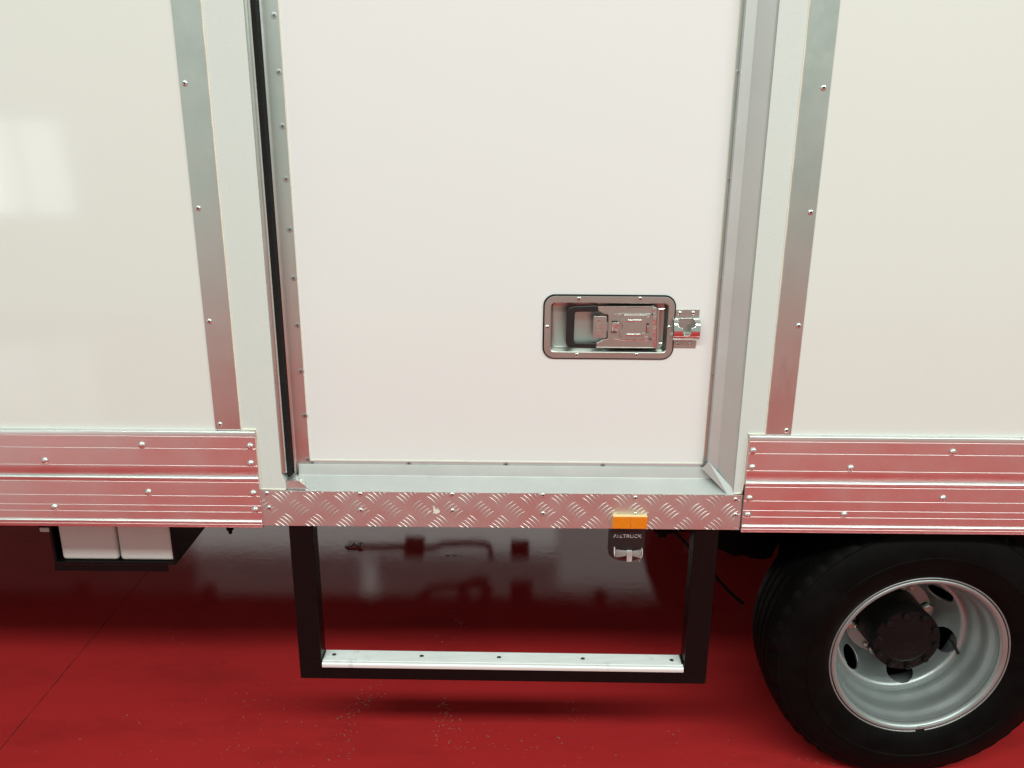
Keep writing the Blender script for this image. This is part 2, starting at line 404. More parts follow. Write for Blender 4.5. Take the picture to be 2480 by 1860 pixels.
for px, py in [(674, 1000), (883, 1001.5), (1093, 1003), (1302, 1005.5), (1517, 1008)]:
    x, z = F(px*1.12116, py*1.12116, DY-0.003); put('screw', SCREW, (x, DY-0.0027, z-0.001), door, (0, random.random()*3, 0))
bead([(dL+0.0004, DY-0.0002, BT-0.1), (dL+0.0004, DY-0.0002, dB+0.0006), (dR-0.0004, DY-0.0002, dB+0.0006), (dR-0.0004, DY-0.0002, BT-0.1)], 0.0013, door)

# --- door frame: sill, closing jamb, corner strip, hinge side
frame = empty('door_frame', truck)
sT, sM = F(1240, 1128, DY-0.006)[1], F(1240, 1155, DY-0.010)[1]
TPZ = 0.8195
jI, jO = F(1725, 960, DY-0.006)[0], PR0-0.0004
jMy = 0.024; jM = F(1839, 0, jMy)[0]
yl, ym = DY-0.007, DY-0.012
xs0 = F(724, 1128, DY-0.006)[0]
# profile of sill: thin upright lip, then a flared face to the front
sill_prof = [(yl+0.0022, sT), (yl+0.0006, sT+0.0008), (yl, sT-0.0006), (ym, sM+0.002), (ym-0.002, sM), (0.004, TPZ+0.0030), (-0.0015, TPZ+0.0010), (-0.0015, TPZ-0.004), (0.006, TPZ-0.004), (yl+0.0022, sM-0.006)]
def sill_piece(xa_top, xa_bot, xb_top, xb_bot):
    # left end cut on a slant, right end mitred
    def lerp(z, t, b): k = (z-TPZ)/(sT-TPZ); return b+(t-b)*max(0, min(1, k))
    la = [(lerp(z, xa_top, xa_bot), y, z) for y, z in sill_prof]; lb = [(lerp(z, xb_top, xb_bot), y, z) for y, z in sill_prof]
    return MB().loft([la, lb], True, True)
xsl, xsr = F(745, 1192, 0)[0], F(1757, 1200, 0)[0]
# left end: upright lip starts at the door strip, flared face runs on beneath the hinge seal
lipm = MB()
def xcut(y, z): return xsl + (F(700, 1152, ym)[0]-xsl)*max(0.0, min(1.0, (z-TPZ)/(sM-TPZ)))
la = [((xs0 if z > sM+0.001 else xcut(y, z)), y, z) for y, z in sill_prof]
def xmit(y, z):
    k = max(0.0, min(1.0, (z-TPZ)/(sT-TPZ))); return jO + (jI-jO)*k - 0.0005
lb = [(xmit(y, z), y, z) for y, z in sill_prof]
sill = obj('sill', MB().loft([la, lb], True, True), 'alu_h', frame)
auto_smooth(sill, 22)
# flared face left tail under the hinge seal
tx = F(694, 1152, ym)[0]
tail = MB().loft([[(tx-0.003, ym+0.004, sM-0.001), (tx-0.004, ym-0.004, sM-0.003), (tx-0.001, ym-0.008, sM-0.007), (tx+0.004, ym, sM-0.006)],
                  [(tx+0.016, ym+0.004, sM+0.001), (tx+0.014, ym-0.003, sM+0.000), (tx+0.022, 0.010, sM-0.012), (tx+0.026, ym, sM-0.006)],
                  [(tx+0.040, ym+0.002, sM+0.001), (tx+0.040, ym-0.003, sM+0.000), (tx+0.050, 0.0015, TPZ+0.004), (tx+0.052, 0.012, TPZ)]], True, True)
auto_smooth(obj('sill_end', tail, 'alu_h', frame, bevel=0.001), 50)
obj('gusset', MB().prism_xz([(-0.5252, 0.8215), (xsl+0.006, 0.8180), (xsl-0.018, 0.8420), (-0.5252, 0.8425)], 0.003, 0.02), 'tread', frame)
# closing jamb (right): the same profile upright
jprof = [(jI, yl+0.0022), (jI-0.0008, yl+0.0006), (jI+0.0004, yl), (jM-0.001, jMy+0.0012), (jM+0.001, jMy-0.0005), (jO-0.003, 0.004), (jO-0.0004, -0.0008), (jO-0.0002, 0.02), (jI, 0.03)]
def zmit(x): k = max(0, min(1, (jO-x)/(jO-jI))); return TPZ + (sT-TPZ)*k + 0.001
la = [(x, y, zmit(x)) for x, y in jprof]; lb = [(x, y, BT-0.05) for x, y in jprof]
auto_smooth(obj('jamb', MB().loft([la, lb], True, True), 'jamb', frame), 22)
# folded corner strip over the mitre
Zc = lambda a, b, Y: (lambda p: Vector((p[0], Y, p[1])))(F(1680+a/4.878, 960+b/4.878, Y))
pA = [Zc(95, 848, 0.032), Zc(180, 776, 0.026), Zc(478, 1112, 0.001), Zc(478, 1166, -0.0028), Zc(406, 1170, -0.0028)]
cs = MB().loft([[p+Vector((0.0010, 0.0012, -0.0010)) for p in pA], pA], True, True)
obj('corner_strip', cs, 'jamb', frame)
# hinge side: edge trim, dark seal, rounded door lip
zb = 0.8625
x0, x1, x2, x3 = PL1, F(630, 300, 0.012)[0], F(643, 300, 0.03)[0], stripLx
trim = MB().prism_xy([(x0+0.0004, 0.0), (x0+0.0030, -0.0018), (x0+0.0060, 0.0006), (x0+0.0068, 0.0034), (x1-0.001, 0.002), (x1+0.0004, 0.005), (x1+0.0004, 0.07), (x0+0.0004, 0.07)], zb, BT-0.05)
auto_smooth(obj('hinge_trim', trim, 'alu', frame), 30)
obj('seal', MB().prism_xy([(x1+0.0005, 0.0085), (x1+0.0020, 0.0085), (x1+0.0065, 0.020), (x2+0.003, 0.043), (x2+0.004, 0.07), (x1+0.0006, 0.07)], 0.848, BT-0.05), 'rubber', frame)
x2, x3 = F(643, 300, DY-0.009)[0], F(657, 300, DY-0.006)[0]
lip = [(x2, DY+0.02), (x2, DY-0.0055), (x2+0.0010, DY-0.0078), (x2+0.0026, DY-0.0090), (x2+0.006, DY-0.0092), (x3-0.0026, DY-0.0074), (x3-0.0006, DY-0.0060), (x3, DY-0.0045), (x3, DY+0.02)]
auto_smooth(obj('door_lip', MB().prism_xy(lip, 0.846, BT-0.05), 'alu', frame), 40)

# --- tread plate under the door
TX0, TX1, TZ0, TZ1 = -0.5855, 0.5283, 0.7310, 0.8203
TZB = TZ0
tp = obj('tread_plate', MB().box(TX0, TX1, -0.0038, -0.0008, TZ0, TZ1), 'tread', truck, bevel=0.0008)
bars = MB(); pit = 0.0717
gx0, gz0 = F(620+240/3.814, 1080+447/3.814, -0.004)
def bar(cx, cz, ang, bow):
    L_, w_, h_ = 0.0325, 0.0027, 0.00105; n = 6; ca_, sa_ = math.cos(ang), math.sin(ang)
    top = []; b0 = []; b1 = []
    for k in range(n+1):
        t = k/n*2-1; u = t*L_/2; wd_ = w_/2*(1-t*t)**0.6+0.0001; o_ = bow*(1-t*t)*0.0022
        for lst, off, hh in ((b0, -wd_, 0), (top, 0, h_*(1-t*t)**0.7), (b1, wd_, 0)):
            q = off+o_
            lst.append((cx+u*ca_-q*sa_, -0.0037-hh, cz+u*sa_+q*ca_))
    P_ = b0+top+b1; m_ = n+1
    ok = all(TX0+0.001 < p[0] < TX1-0.001 and TZ0+0.001 < p[2] < TZ1-0.001 for p in P_)
    if not ok:
        # cut at the plate's edge: clamp
        P_ = [(min(max(p[0], TX0+0.0006), TX1-0.0006), p[1], min(max(p[2], TZ0+0.0006), TZ1-0.0006)) for p in P_]
        if max(p[2] for p in P_)-min(p[2] for p in P_) < 0.004 or max(p[0] for p in P_)-min(p[0] for p in P_) < 0.004: return
    fs_ = []
    for k in range(n):
        fs_.append((k, k+1, m_+k+1, m_+k)); fs_.append((m_+k, m_+k+1, 2*m_+k+1, 2*m_+k))
    bars.add(P_, fs_)
for i in range(-2, 18):
    for j in range(-1, 4):
        for s_, ox, oz in ((-1, 0, 0), (1, 0.5, -0.5)):
            cx, cz = gx0+(i+ox)*pit, gz0-(j-oz)*pit if False else gz0-(j)*pit+oz*pit
            if not (TX0-0.05 < cx < TX1+0.05 and TZ0-0.05 < cz < TZ1+0.05): continue
            for k in range(5):
                o_ = (k-2)*0.0066
                if s_ < 0: bar(cx+o_, cz+o_*0.95, -math.pi/4, 1)
                else: bar(cx+o_, cz-o_*0.95, math.pi/4, 1)
bo = obj('raised_bars', bars, 'tread', tp); auto_smooth(bo, 60); bo['kind'] = 'stuff'
Z5 = lambda a, b: (620+a/3.814, 1080+b/3.814); Z6 = lambda a, b: (1200+a/3.456, 1080+b/3.456)
for p in [Z5(100, 440), Z5(120, 572), Z5(962, 445), Z5(966, 595), Z5(1812, 450), Z5(1816, 600), Z6(397, 412), Z6(397, 567), Z6(1172, 435), Z6(1172, 572), Z6(2010, 450), Z6(2008, 578)]:
    x, z = F(*p, -0.004); put('pop_rivet', POP, (x, -0.0040, z), tp, (0, random.random()*6, 0))
chip = [(1587, 612), (1606, 598), (1612, 606), (1594, 622)]
chip2 = [(1635, 628), (1642, 600), (1634, 590), (1642, 582), (1632, 560), (1642, 556), (1660, 580), (1672, 592), (1676, 570), (1684, 590), (1699, 604), (1690, 622), (1674, 622), (1664, 632), (1650, 620)]
for c_ in (chip, chip2):
    obj('paint_chip', MB().prism_xz([F(*Z5(a, b), -0.0055) for a, b in c_], -0.0057, -0.0050), 'chip', tp)

# --- aluminium skirt boards (two extrusions on each side of the door)
yz = lambda y: 0.9672-0.2392*(y-140)/777.0
def skirt_profile(lines, z_top, z_bot, lips, y0=-0.010, back=-0.0006):
    # outline y,z from top to bottom; thin raised lines, thick rounded lips
    ev = sorted([(z, 'l') for z in lines]+[(z, 'L') for z in lips], reverse=True)
    p = [(back, z_top), (y0+0.003, z_top), (y0+0.0006, z_top-0.0008), (y0, z_top-0.0022)]
    for z, t in ev:
        if t == 'l':
            p += [(y0, z+0.0008), (y0-0.0004, z+0.0005), (y0-0.0005, z), (y0-0.0004, z-0.0004), (y0, z-0.0007)]
        else:
            p += [(y0, z+0.0026), (y0-0.0022, z+0.0019), (y0-0.0036, z+0.0005), (y0-0.0040, z-0.0010), (y0-0.0032, z-0.0018), (y0-0.0004, z-0.0022), (y0, z-0.0026)]
    p += [(y0, z_bot+0.0010), (y0+0.0008, z_bot), (back, z_bot)]
    return p
UP = skirt_profile([yz(183), yz(277), yz(413)], yz(140), yz(498), [])
LO = skirt_profile([yz(545), yz(657), yz(735), yz(788), yz(890)], yz(500), yz(917), [yz(508)+0.0006, yz(860)])
K5 = lambda a, b: (a/3.3515, 1000+b/3.3515); K6 = lambda a, b: (1780+a/3.16, 1020+b/3.16)
def skirts(xa, xb, up, lo, dx=0.0):
    for prof, rv, sh in ((UP, up, 0), (LO, lo, dx)):
        s = auto_smooth(obj('skirt_board', MB().prism_yz(prof, xa+(sh if xa > 0 else 0), xb+(sh if xa < 0 else 0)), 'skirt', truck), 50)
        for p in rv:
            x, z = F(*p, -0.0108); put('dome_rivet', DOME, (x, -0.0106, z), s, (0, random.random()*6, 0))
skirts(XL0, -0.5838, [K5(1150, 262), K5(2028, 272), K5(362, 388), K5(2034, 412)], [K5(1203, 645), K5(2055, 655), K5(440, 766), K5(2070, 788)], -0.0008)
skirts(0.5297, XR1, [K6(140, 230), K6(1670, 238), K6(132, 357), K6(887, 362)], [K6(112, 593), K6(1594, 592), K6(98, 720), K6(837, 717)], 0.0006)

# --- recessed door lock
Q = lambda a, b, Y=DY: F(1280+a/4.608, 680+b/4.608, Y)
lock = empty('door_lock', truck)
gl, gr = Q(160, 515)[0], Q(1630, 520)[0]; gt, gb = Q(900, 154)[1], Q(900, 872)[1]
lcx, lcz, lw, lh = (gl+gr)/2, (gt+gb)/2, gr-gl, gt-gb
gk = MB().loft([rrect(lcx, lcz, lw, lh, 0.026, DY+0.0002), rrect(lcx, lcz, lw, lh, 0.026, DY-0.0024), rrect(lcx, lcz, lw-0.003, lh-0.003, 0.025, DY-0.0034), rrect(lcx, lcz, lw-0.02, lh-0.02, 0.018, DY-0.0034)], False, False)
obj('gasket', gk, 'rubber', lock)
pw, ph = lw-0.0062, lh-0.0062
il, ir = Q(248, 515)[0], Q(1545, 520)[0]; it, ib = Q(900, 246)[1], Q(900, 788)[1]
icx, icz, iw, ih = (il+ir)/2, (it+ib)/2, ir-il, it-ib
yf = DY-0.0056; DD = 0.026
dish = MB().loft([rrect(lcx, lcz, pw, ph, 0.0235, DY-0.002), rrect(lcx, lcz, pw, ph, 0.0235, yf+0.0006), rrect(lcx, lcz, pw-0.0012, ph-0.0012, 0.023, yf),
                  rrect(icx, icz, iw+0.003, ih+0.003, 0.010, yf), rrect(icx, icz, iw, ih, 0.009, yf+0.0012), rrect(icx, icz, iw-0.004, ih-0.004, 0.009, yf+DD*0.6),
                  rrect(icx, icz, iw-0.009, ih-0.009, 0.008, yf+DD*0.94), rrect(icx, icz, iw-0.016, ih-0.016, 0.006, yf+DD)], False, True)
auto_smooth(obj('dish', dish, 'steel', lock), 32)
# cut the pocket into the door so the dish is really recessed
cut = obj('pocket_cutter', MB().box(icx-iw/2-0.002, icx+iw/2+0.002, DY-0.01, DY+0.040, icz-ih/2-0.002, icz+ih/2+0.002), 'doorskin', None)
bm_ = door.modifiers.new('pocket', 'BOOLEAN'); bm_.operation = 'DIFFERENCE'; bm_.object = cut; bm_.solver = 'EXACT'
dg = bpy.context.evaluated_depsgraph_get(); newme = bpy.data.meshes.new_from_object(door.evaluated_get(dg))
door.modifiers.clear(); door.data = newme; bpy.data.objects.remove(cut, do_unlink=True)
for a, b in [(563, 200), (1245, 200), (207, 515), (1570, 520), (538, 825), (1203, 825)]:
    x, z = Q(a, b, yf); put('screw', LSCREW, (x, yf, z), lock, (0, random.random()*3, 0))
yh = yf+0.006                 # handle front face
# handle plate with a cut-out behind the grip
hp = [(775, 288), (1400, 285), (1432, 300), (1428, 740), (1398, 748), (752, 742), (756, 700), (830, 655), (868, 652), (884, 640), (890, 390), (880, 375), (845, 372), (775, 335)]
auto_smooth(obj('handle_plate', MB().prism_xz([Q(a, b, yh) for a, b in hp], yh, yh+0.0035), 'steel', lock, bevel=0.0010), 35)
obj('handle_rim', MB().prism_xz([Q(a, b, yh) for a, b in [(770, 282), (1392, 280), (1392, 292), (770, 295)]], yh-0.002, yh+0.010), 'chrome', lock, bevel=0.0008)
obj('handle_rim', MB().prism_xz([Q(a, b, yh) for a, b in [(752, 737), (1398, 743), (1398, 752), (752, 749)]], yh-0.002, yh+0.010), 'steel', lock, bevel=0.0008)
grip_o = [(775, 268), (500, 280), (462, 292), (437, 318), (428, 360), (416, 680), (424, 716), (448, 738), (490, 745), (750, 752), (752, 692), (530, 686), (512, 684), (505, 668), (516, 372), (520, 352), (538, 345), (775, 342)]
auto_smooth(obj('grip', MB().prism_xz([Q(a, b, yh-0.002) for a, b in grip_o], yh-0.006, yh+0.008), 'plastic', lock, bevel=0.0026, segs=3), 40)
tb = obj('release_tab', MB().prism_xz([Q(a, b, yh-0.003) for a, b in [(735, 392), (868, 398), (874, 408), (868, 632), (858, 642), (722, 636), (716, 626), (726, 400)]], yh-0.0042, yh-0.0026), 'steel', lock, bevel=0.0006)
obj('tab_tongue', MB().prism_xz([Q(a, b, yh) for a, b in [(860, 462), (884, 462), (882, 562), (860, 562)]], yh-0.002, yh+0.002), 'steel', lock, bevel=0.0004)
# embossed grip ribs on the tab
ribs = MB()
for k, (a0, a1) in enumerate([(775, 818), (768, 818), (762, 820), (762, 816), (760, 816)]):
    b = 446+k*38
    for (u0, u1) in (((a0, a0+20), (a0+27, a1)) if k in (1, 2, 3) else ((a0, a1),)):
        ribs.prism_xz([Q(p, q_, yh-0.0046) for p, q_ in [(u0, b-5), (u1, b-5), (u1, b+5), (u0, b+5)]], yh-0.0050, yh-0.0041)
for a in (788, 806):
    ribs.prism_xz([Q(p, q_, yh-0.0046) for p, q_ in [(a-4, 440), (a+4, 440), (a+2, 470), (a-6, 470)]], yh-0.0050, yh-0.0041)
obj('tab_ribs', ribs, 'chrome', lock)
# recess outline and cylinder cover
fr = MB()
for seg in ([(950, 372), (1050, 362), (1360, 366), (1360, 378), (1052, 376), (962, 384)], [(948, 648), (1035, 652), (1330, 662), (1330, 674), (1034, 666), (946, 662)], [(1388, 300), (1432, 300), (1426, 742), (1396, 744)]):
    fr.prism_xz([Q(a, b, yh) for a, b in seg], yh-0.0016, yh+0.001)
obj('handle_bead', fr, 'chrome', lock, bevel=0.0004)
cv = [(1062, 378), (1340, 380), (1352, 392), (1340, 655), (1326, 664), (1046, 656), (1034, 640), (1020, 590), (1026, 572), (1046, 548), (1052, 512), (1042, 480), (1026, 462), (1030, 440), (1050, 408)]
cover = obj('lock_cover', MB().prism_xz([Q(a, b, yh-0.003) for a, b in cv], yh-0.0040, yh-0.0008), 'steel', lock, bevel=0.0009)
for (a0, b0, a1, b1) in ((1100, 430, 1266, 462), (1086, 588, 1252, 618)):
    p0, p1 = Q(a0, b0, yh-0.004), Q(a1, b1, yh-0.004)
    w_, h_ = p1[0]-p0[0], p0[1]-p1[1]; cx, cz = (p0[0]+p1[0])/2, (p0[1]+p1[1])/2
    sl = MB().loft([rrect(cx, cz, w_, h_, h_*0.45, yh-0.0040, 4), rrect(cx, cz, w_*0.98, h_*0.9, h_*0.42, yh-0.0052, 4), rrect(cx, cz, w_*0.93, h_*0.55, h_*0.26, yh-0.0058, 4)], False, True)
    auto_smooth(obj('cover_ridge', sl, 'chrome', lock), 60)
obj('cover_hasp', MB().prism_xz([Q(a, b, yh) for a, b in [(938, 462), (1006, 466), (1012, 490), (1008, 556), (994, 572), (930, 570)]], yh-0.0036, yh+0.0005), 'chrome', lock, bevel=0.0012)
for seg in ([(932, 452), (998, 454), (998, 466), (932, 464)], [(924, 564), (984, 568), (984, 580), (924, 577)], [(1318, 472), (1345, 474), (1340, 578), (1310, 576)], [(1376, 374), (1392, 376), (1390, 386), (1376, 386)], [(1350, 644), (1374, 648), (1372, 658), (1352, 658)]):
    obj('slot_shade', MB().prism_xz([Q(a, b, yh-0.0042) for a, b in seg], yh-0.0044, yh-0.0036), 'hole', lock)  # thin black slabs, the shade inside the slots put in as colour
obj('hinge_knuckle', MB().prism_xz([Q(a, b, yh-0.0045) for a, b in [(1324, 490), (1344, 492), (1339, 572), (1318, 570)]], yh-0.0052, yh-0.0042), 'chrome', lock)
for a, b in ((1336, 390), (1312, 645)):
    obj('hinge_knuckle', MB().prism_xz([Q(a+p, b+q_, yh-0.0045) for p, q_ in [(-18, -20), (20, -18), (18, 20), (-18, 16)]], yh-0.0056, yh-0.003), 'chrome', lock, bevel=0.0008)
x, z = Q(1274, 590, yh); obj('lock_pin', MB().lathe([(0.0030, 0), (0.0030, -0.004), (0.002, -0.0052), (0.00001, -0.0054)], 16, (x, yh-0.003, z), capend=False), 'chrome', lock)
for a, b in ((1488, 315), (1460, 697)):
    x, z = Q(a, b, yf+0.010); obj('pivot_pin', MB().tube([(x-0.0058, yf+0.010, z), (x+0.0058, yf+0.010, z)], 0.0020, 12), 'chrome', lock)
obj('pivot_bracket', MB().prism_xz([Q(a, b, yf+0.012) for a, b in [(1432, 300), (1455, 300), (1446, 730), (1422, 730)]], yf+0.004, yf+0.02), 'steel', lock, bevel=0.001)

# --- keeper beside the lock, with a T-shaped keyhole in its bulge
kl, kr = Q(1604, 500)[0], Q(1895, 500)[0]
kt, kb = Q(1760, 318)[1], Q(1740, 745)[1]; bt_, bb_ = Q(1760, 410)[1], Q(1740, 662)[1]
kr2 = Q(1866, 700)[0]
keeper = obj('lock_keeper', MB().prism_xz([(kl, bt_), (kr, bt_), (kr, kt+0.0003), (kl, kt)], DY-0.0024, DY+0.0002), 'steel', truck, bevel=0.0006)
obj('keeper_flange', MB().prism_xz([(kl-0.003, kb), (kr2, kb), (kr2, bb_), (kl-0.003, bb_)], DY-0.0024, DY+0.0002), 'steel', keeper, bevel=0.0006)
kb_ = MB(); NU, NA = 72, 72; R_ = (bt_-bb_)/2; kzc = (bt_+bb_)/2
def hole(x, z):
    p0, p1 = Q(1672, 432, DY-0.02), Q(1864, 522, DY-0.02); s0, s1 = Q(1734, 470, DY-0.024), Q(1812, 618, DY-0.024)
    def rr(x, z, a, b, r):
        cx, cz = (a[0]+b[0])/2, (a[1]+b[1])/2; hx, hz = abs(a[0]-b[0])/2-r, abs(a[1]-b[1])/2-r
        dx, dz = max(abs(x-cx)-hx, 0), max(abs(z-cz)-hz, 0); return dx*dx+dz*dz < r*r
    return rr(x, z, p0, p1, abs(p0[1]-p1[1])*0.46) or rr(x, z, s0, s1, abs(s0[0]-s1[0])*0.46)
bvs = []; bfs = []
for i in range(NU+1):
    for j in range(NA+1):
        a = math.pi*(0.5-j/NA); x = kl+(kr-kl)*i/NU
        bvs.append((x, DY-0.0012-0.024*math.cos(a)**0.8, kzc+R_*math.sin(a)))
for i in range(NU):
    for j in range(NA):
        ia = i*(NA+1)+j; x = sum(bvs[k][0] for k in (ia, ia+NA+2))/2; z = sum(bvs[k][2] for k in (ia, ia+NA+2))/2
        if not hole(x, z): bfs.append((ia, ia+1, ia+NA+2, ia+NA+1))
kbo = auto_smooth(obj('keeper_bulge', MB().add(bvs, bfs), 'chrome', keeper), 60)
so = kbo.modifiers.new('thick', 'SOLIDIFY'); so.thickness = 0.0016; so.offset = -1
obj('keeper_back', MB().box(kl, kr-0.001, DY-0.0016, DY-0.0004, bb_+0.001, bt_-0.001), 'steel', keeper)
for a, b in [(1687, 360), (1838, 360), (1663, 700), (1812, 700)]:
    x, z = Q(a, b, DY-0.0024); put('screw', LSCREW, (x, DY-0.0024, z), keeper, (0, random.random()*3, 0))

# --- amber reflector and marker light under the tread plate
R2 = lambda a, b, Y: F(1440+a/9.215, 1200+b/9.215, Y)
a0, a1 = R2(412, 600, -0.018), R2(1178, 600, -0.018); t0 = R2(800, 478, -0.018); b0 = R2(800, 745, -0.018)
refl = empty('reflector', truck)
obj('backing', MB().box(a0[0]-0.0004, a1[0]+0.0004, -0.0165, -0.0040, b0[1]-0.0006, t0[1]+0.0004), 'amberpale', refl, bevel=0.0012)
xm = (a0[0]+a1[0])/2+0.0006
obj('reflector_lens', MB().box(a0[0], xm-0.0003, -0.0182, -0.0160, b0[1], t0[1]-0.0004), 'amber', refl, bevel=0.0008)
obj('reflector_lens', MB().box(xm+0.0003, a1[0], -0.0182, -0.0160, b0[1], t0[1]-0.0004), 'amber', refl, bevel=0.0008)
ml = empty('marker_light', truck)
YM = -0.002
hl, hr = R2(335, 1000, YM)[0], R2(1128, 1000, YM)[0]; ht, hbz = 0.7305, R2(730, 1470, YM)[1]; hc = (hl+hr)/2; zs = R2(730, 1340, YM)[1]
out = [(hl, ht), (hl, zs)]
for k in range(1, 16):
    t = k/16; xx = hl+(hr-hl)*t; out.append((xx, zs-(zs-hbz)*(1-abs(2*t-1)**2.4)))
out += [(hr, zs), (hr, ht)]
auto_smooth(obj('housing', MB().prism_xz(out, YM, YM+0.034), 'plastic', ml, bevel=0.0024, segs=3), 40)
# lens: bowed clear window over a bright ribbed reflector
lt = [R2(a, b, YM) for a, b in [(470, 1150), (560, 1190), (740, 1222), (920, 1196), (1040, 1165), (1050, 1270), (1038, 1395), (930, 1445), (740, 1470), (560, 1440), (462, 1365), (462, 1270)]]
obj('lamp_lens', MB().prism_xz(lt, YM-0.0075, YM-0.0060), 'glass', ml, bevel=0.0006)
rb = MB()
def facet(pts, y0, y1): rb.prism_xz([R2(a, b, YM-0.003) for a, b in pts], y0, y1)
for k in range(14):
    a = 478+k*17; rb.add([(R2(a, 1195+k*1.5, YM)[0], YM-0.0022, R2(a, 1195+k*1.5, YM)[1]), (R2(a+9, 1195+k*1.5, YM)[0], YM-0.0048, R2(a+9, 1195+k*1.5, YM)[1]), (R2(a+9, 1365-k*3, YM)[0], YM-0.0048, R2(a+9, 1365-k*3, YM)[1]), (R2(a, 1365-k*3, YM)[0], YM-0.0022, R2(a, 1365-k*3, YM)[1]), (R2(a+17, 1195+k*1.5, YM)[0], YM-0.0022, R2(a+17, 1195+k*1.5, YM)[1]), (R2(a+17, 1365-k*3, YM)[0], YM-0.0022, R2(a+17, 1365-k*3, YM)[1])], [(0, 1, 2, 3), (1, 4, 5, 2)])
for k in range(12):
    a = 832+k*17; w0 = 1220-k*2; w1 = 1335+k*4
    rb.add([(R2(a, w0, YM)[0], YM-0.0022, R2(a, w0, YM)[1]), (R2(a+9, w0, YM)[0], YM-0.0048, R2(a+9, w0, YM)[1]), (R2(a+9, w1, YM)[0], YM-0.0048, R2(a+9, w1, YM)[1]), (R2(a, w1, YM)[0], YM-0.0022, R2(a, w1, YM)[1]), (R2(a+17, w0, YM)[0], YM-0.0022, R2(a+17, w0, YM)[1]), (R2(a+17, w1, YM)[0], YM-0.0022, R2(a+17, w1, YM)[1])], [(0, 1, 2, 3), (1, 4, 5, 2)])
facet([(722, 1230), (830, 1230), (828, 1462), (712, 1462)], YM-0.0056, YM-0.001)
obj('lamp_reflector', rb, 'lampmetal', ml, recalc=False)
obj('lamp_surround', MB().prism_xz([R2(a, b, YM) for a, b in [(430, 1150), (452, 1150), (460, 1260), (450, 1370), (430, 1300)]], YM-0.003, YM), 'lampmetal', ml)
obj('lamp_surround', MB().prism_xz([R2(a, b, YM) for a, b in [(1046, 1170), (1066, 1180), (1068, 1310), (1050, 1380), (1052, 1260)]], YM-0.003, YM), 'lampmetal', ml)
fc = bpy.data.curves.new('lettering', 'FONT'); fc.body = 'ALLTRUCK'; fc.size = 1.0; fc.extrude = 0.02
fo = bpy.data.objects.new('lettering_source', fc); COL.objects.link(fo)
dg = bpy.context.evaluated_depsgraph_get(); lm = bpy.data.meshes.new_from_object(fo.evaluated_get(dg)); bpy.data.objects.remove(fo, do_unlink=True)
xs = [v.co.x for v in lm.vertices]; zs_ = [v.co.y for v in lm.vertices]
tl, tr_, tb_, tt = R2(415, 940, YM)[0], R2(1050, 940, YM)[0], R2(700, 942, YM)[1], R2(700, 868, YM)[1]
for v in lm.vertices:
    u = (v.co.x-min(xs))/(max(xs)-min(xs)); w = (v.co.y-min(zs_))/(max(zs_)-min(zs_)); v.co = Vector((tl+(tr_-tl)*u, YM-0.0003-v.co.z*0.008, tb_+(tt-tb_)*w))
lm.materials.clear(); lm.materials.append(M['letter'])
lo_ = bpy.data.objects.new('lettering', lm); COL.objects.link(lo_); lo_.parent = ml; lo_['label'] = 'grey raised letters ALLTRUCK, partly worn away'

# --- drop-down entry step
step = empty('entry_step', truck)
SY0, SY1 = 0.003, 0.052
pxl0, pxl1, pxr0, pxr1 = -0.5285, -0.4730, 0.4262, 0.4835
SZ0, SZ1 = 0.3040, 0.3500
# the posts are a shade out of parallel with the truck in the photo; hung slightly off level
tilt = 0.004
def post(x0, x1, za): return MB().add([(x0, SY0, za), (x1, SY0, za), (x1, SY1, za), (x0, SY1, za), (x0, SY0, 0.80), (x1, SY0, 0.80), (x1, SY1, 0.80), (x0, SY1, 0.80)], [(0, 1, 2, 3), (7, 6, 5, 4), (0, 4, 5, 1), (1, 5, 6, 2), (2, 6, 7, 3), (3, 7, 4, 0)])
obj('post', post(pxl0, pxl1, SZ0+0.002), 'black', step, bevel=0.003, segs=3)
obj('post', post(pxr0, pxr1, SZ0-0.003), 'black', step, bevel=0.003, segs=3)
cb = MB().add([(pxl1-0.002, SY0+0.0006, SZ0+0.002), (pxr0+0.002, SY0+0.0006, SZ0-0.003), (pxr0+0.002, SY1, SZ0-0.003), (pxl1-0.002, SY1, SZ0+0.002), (pxl1-0.002, SY0+0.0006, SZ1+0.001), (pxr0+0.002, SY0+0.0006, SZ1-0.004), (pxr0+0.002, SY1, SZ1-0.004), (pxl1-0.002, SY1, SZ1+0.001)], [(0, 1, 2, 3), (7, 6, 5, 4), (0, 4, 5, 1), (1, 5, 6, 2), (2, 6, 7, 3), (3, 7, 4, 0)])
obj('crossbar', cb, 'black', step, bevel=0.002)
# weld fillets in the corners
for x_, s_ in ((pxl1, 1), (pxr0, -1)):
    obj('weld', MB().tube([(x_+s_*0.001, SY0+0.010, SZ1+0.004), (x_+s_*0.001, SY1-0.006, SZ1+0.004)], 0.004, 8), 'black', step)
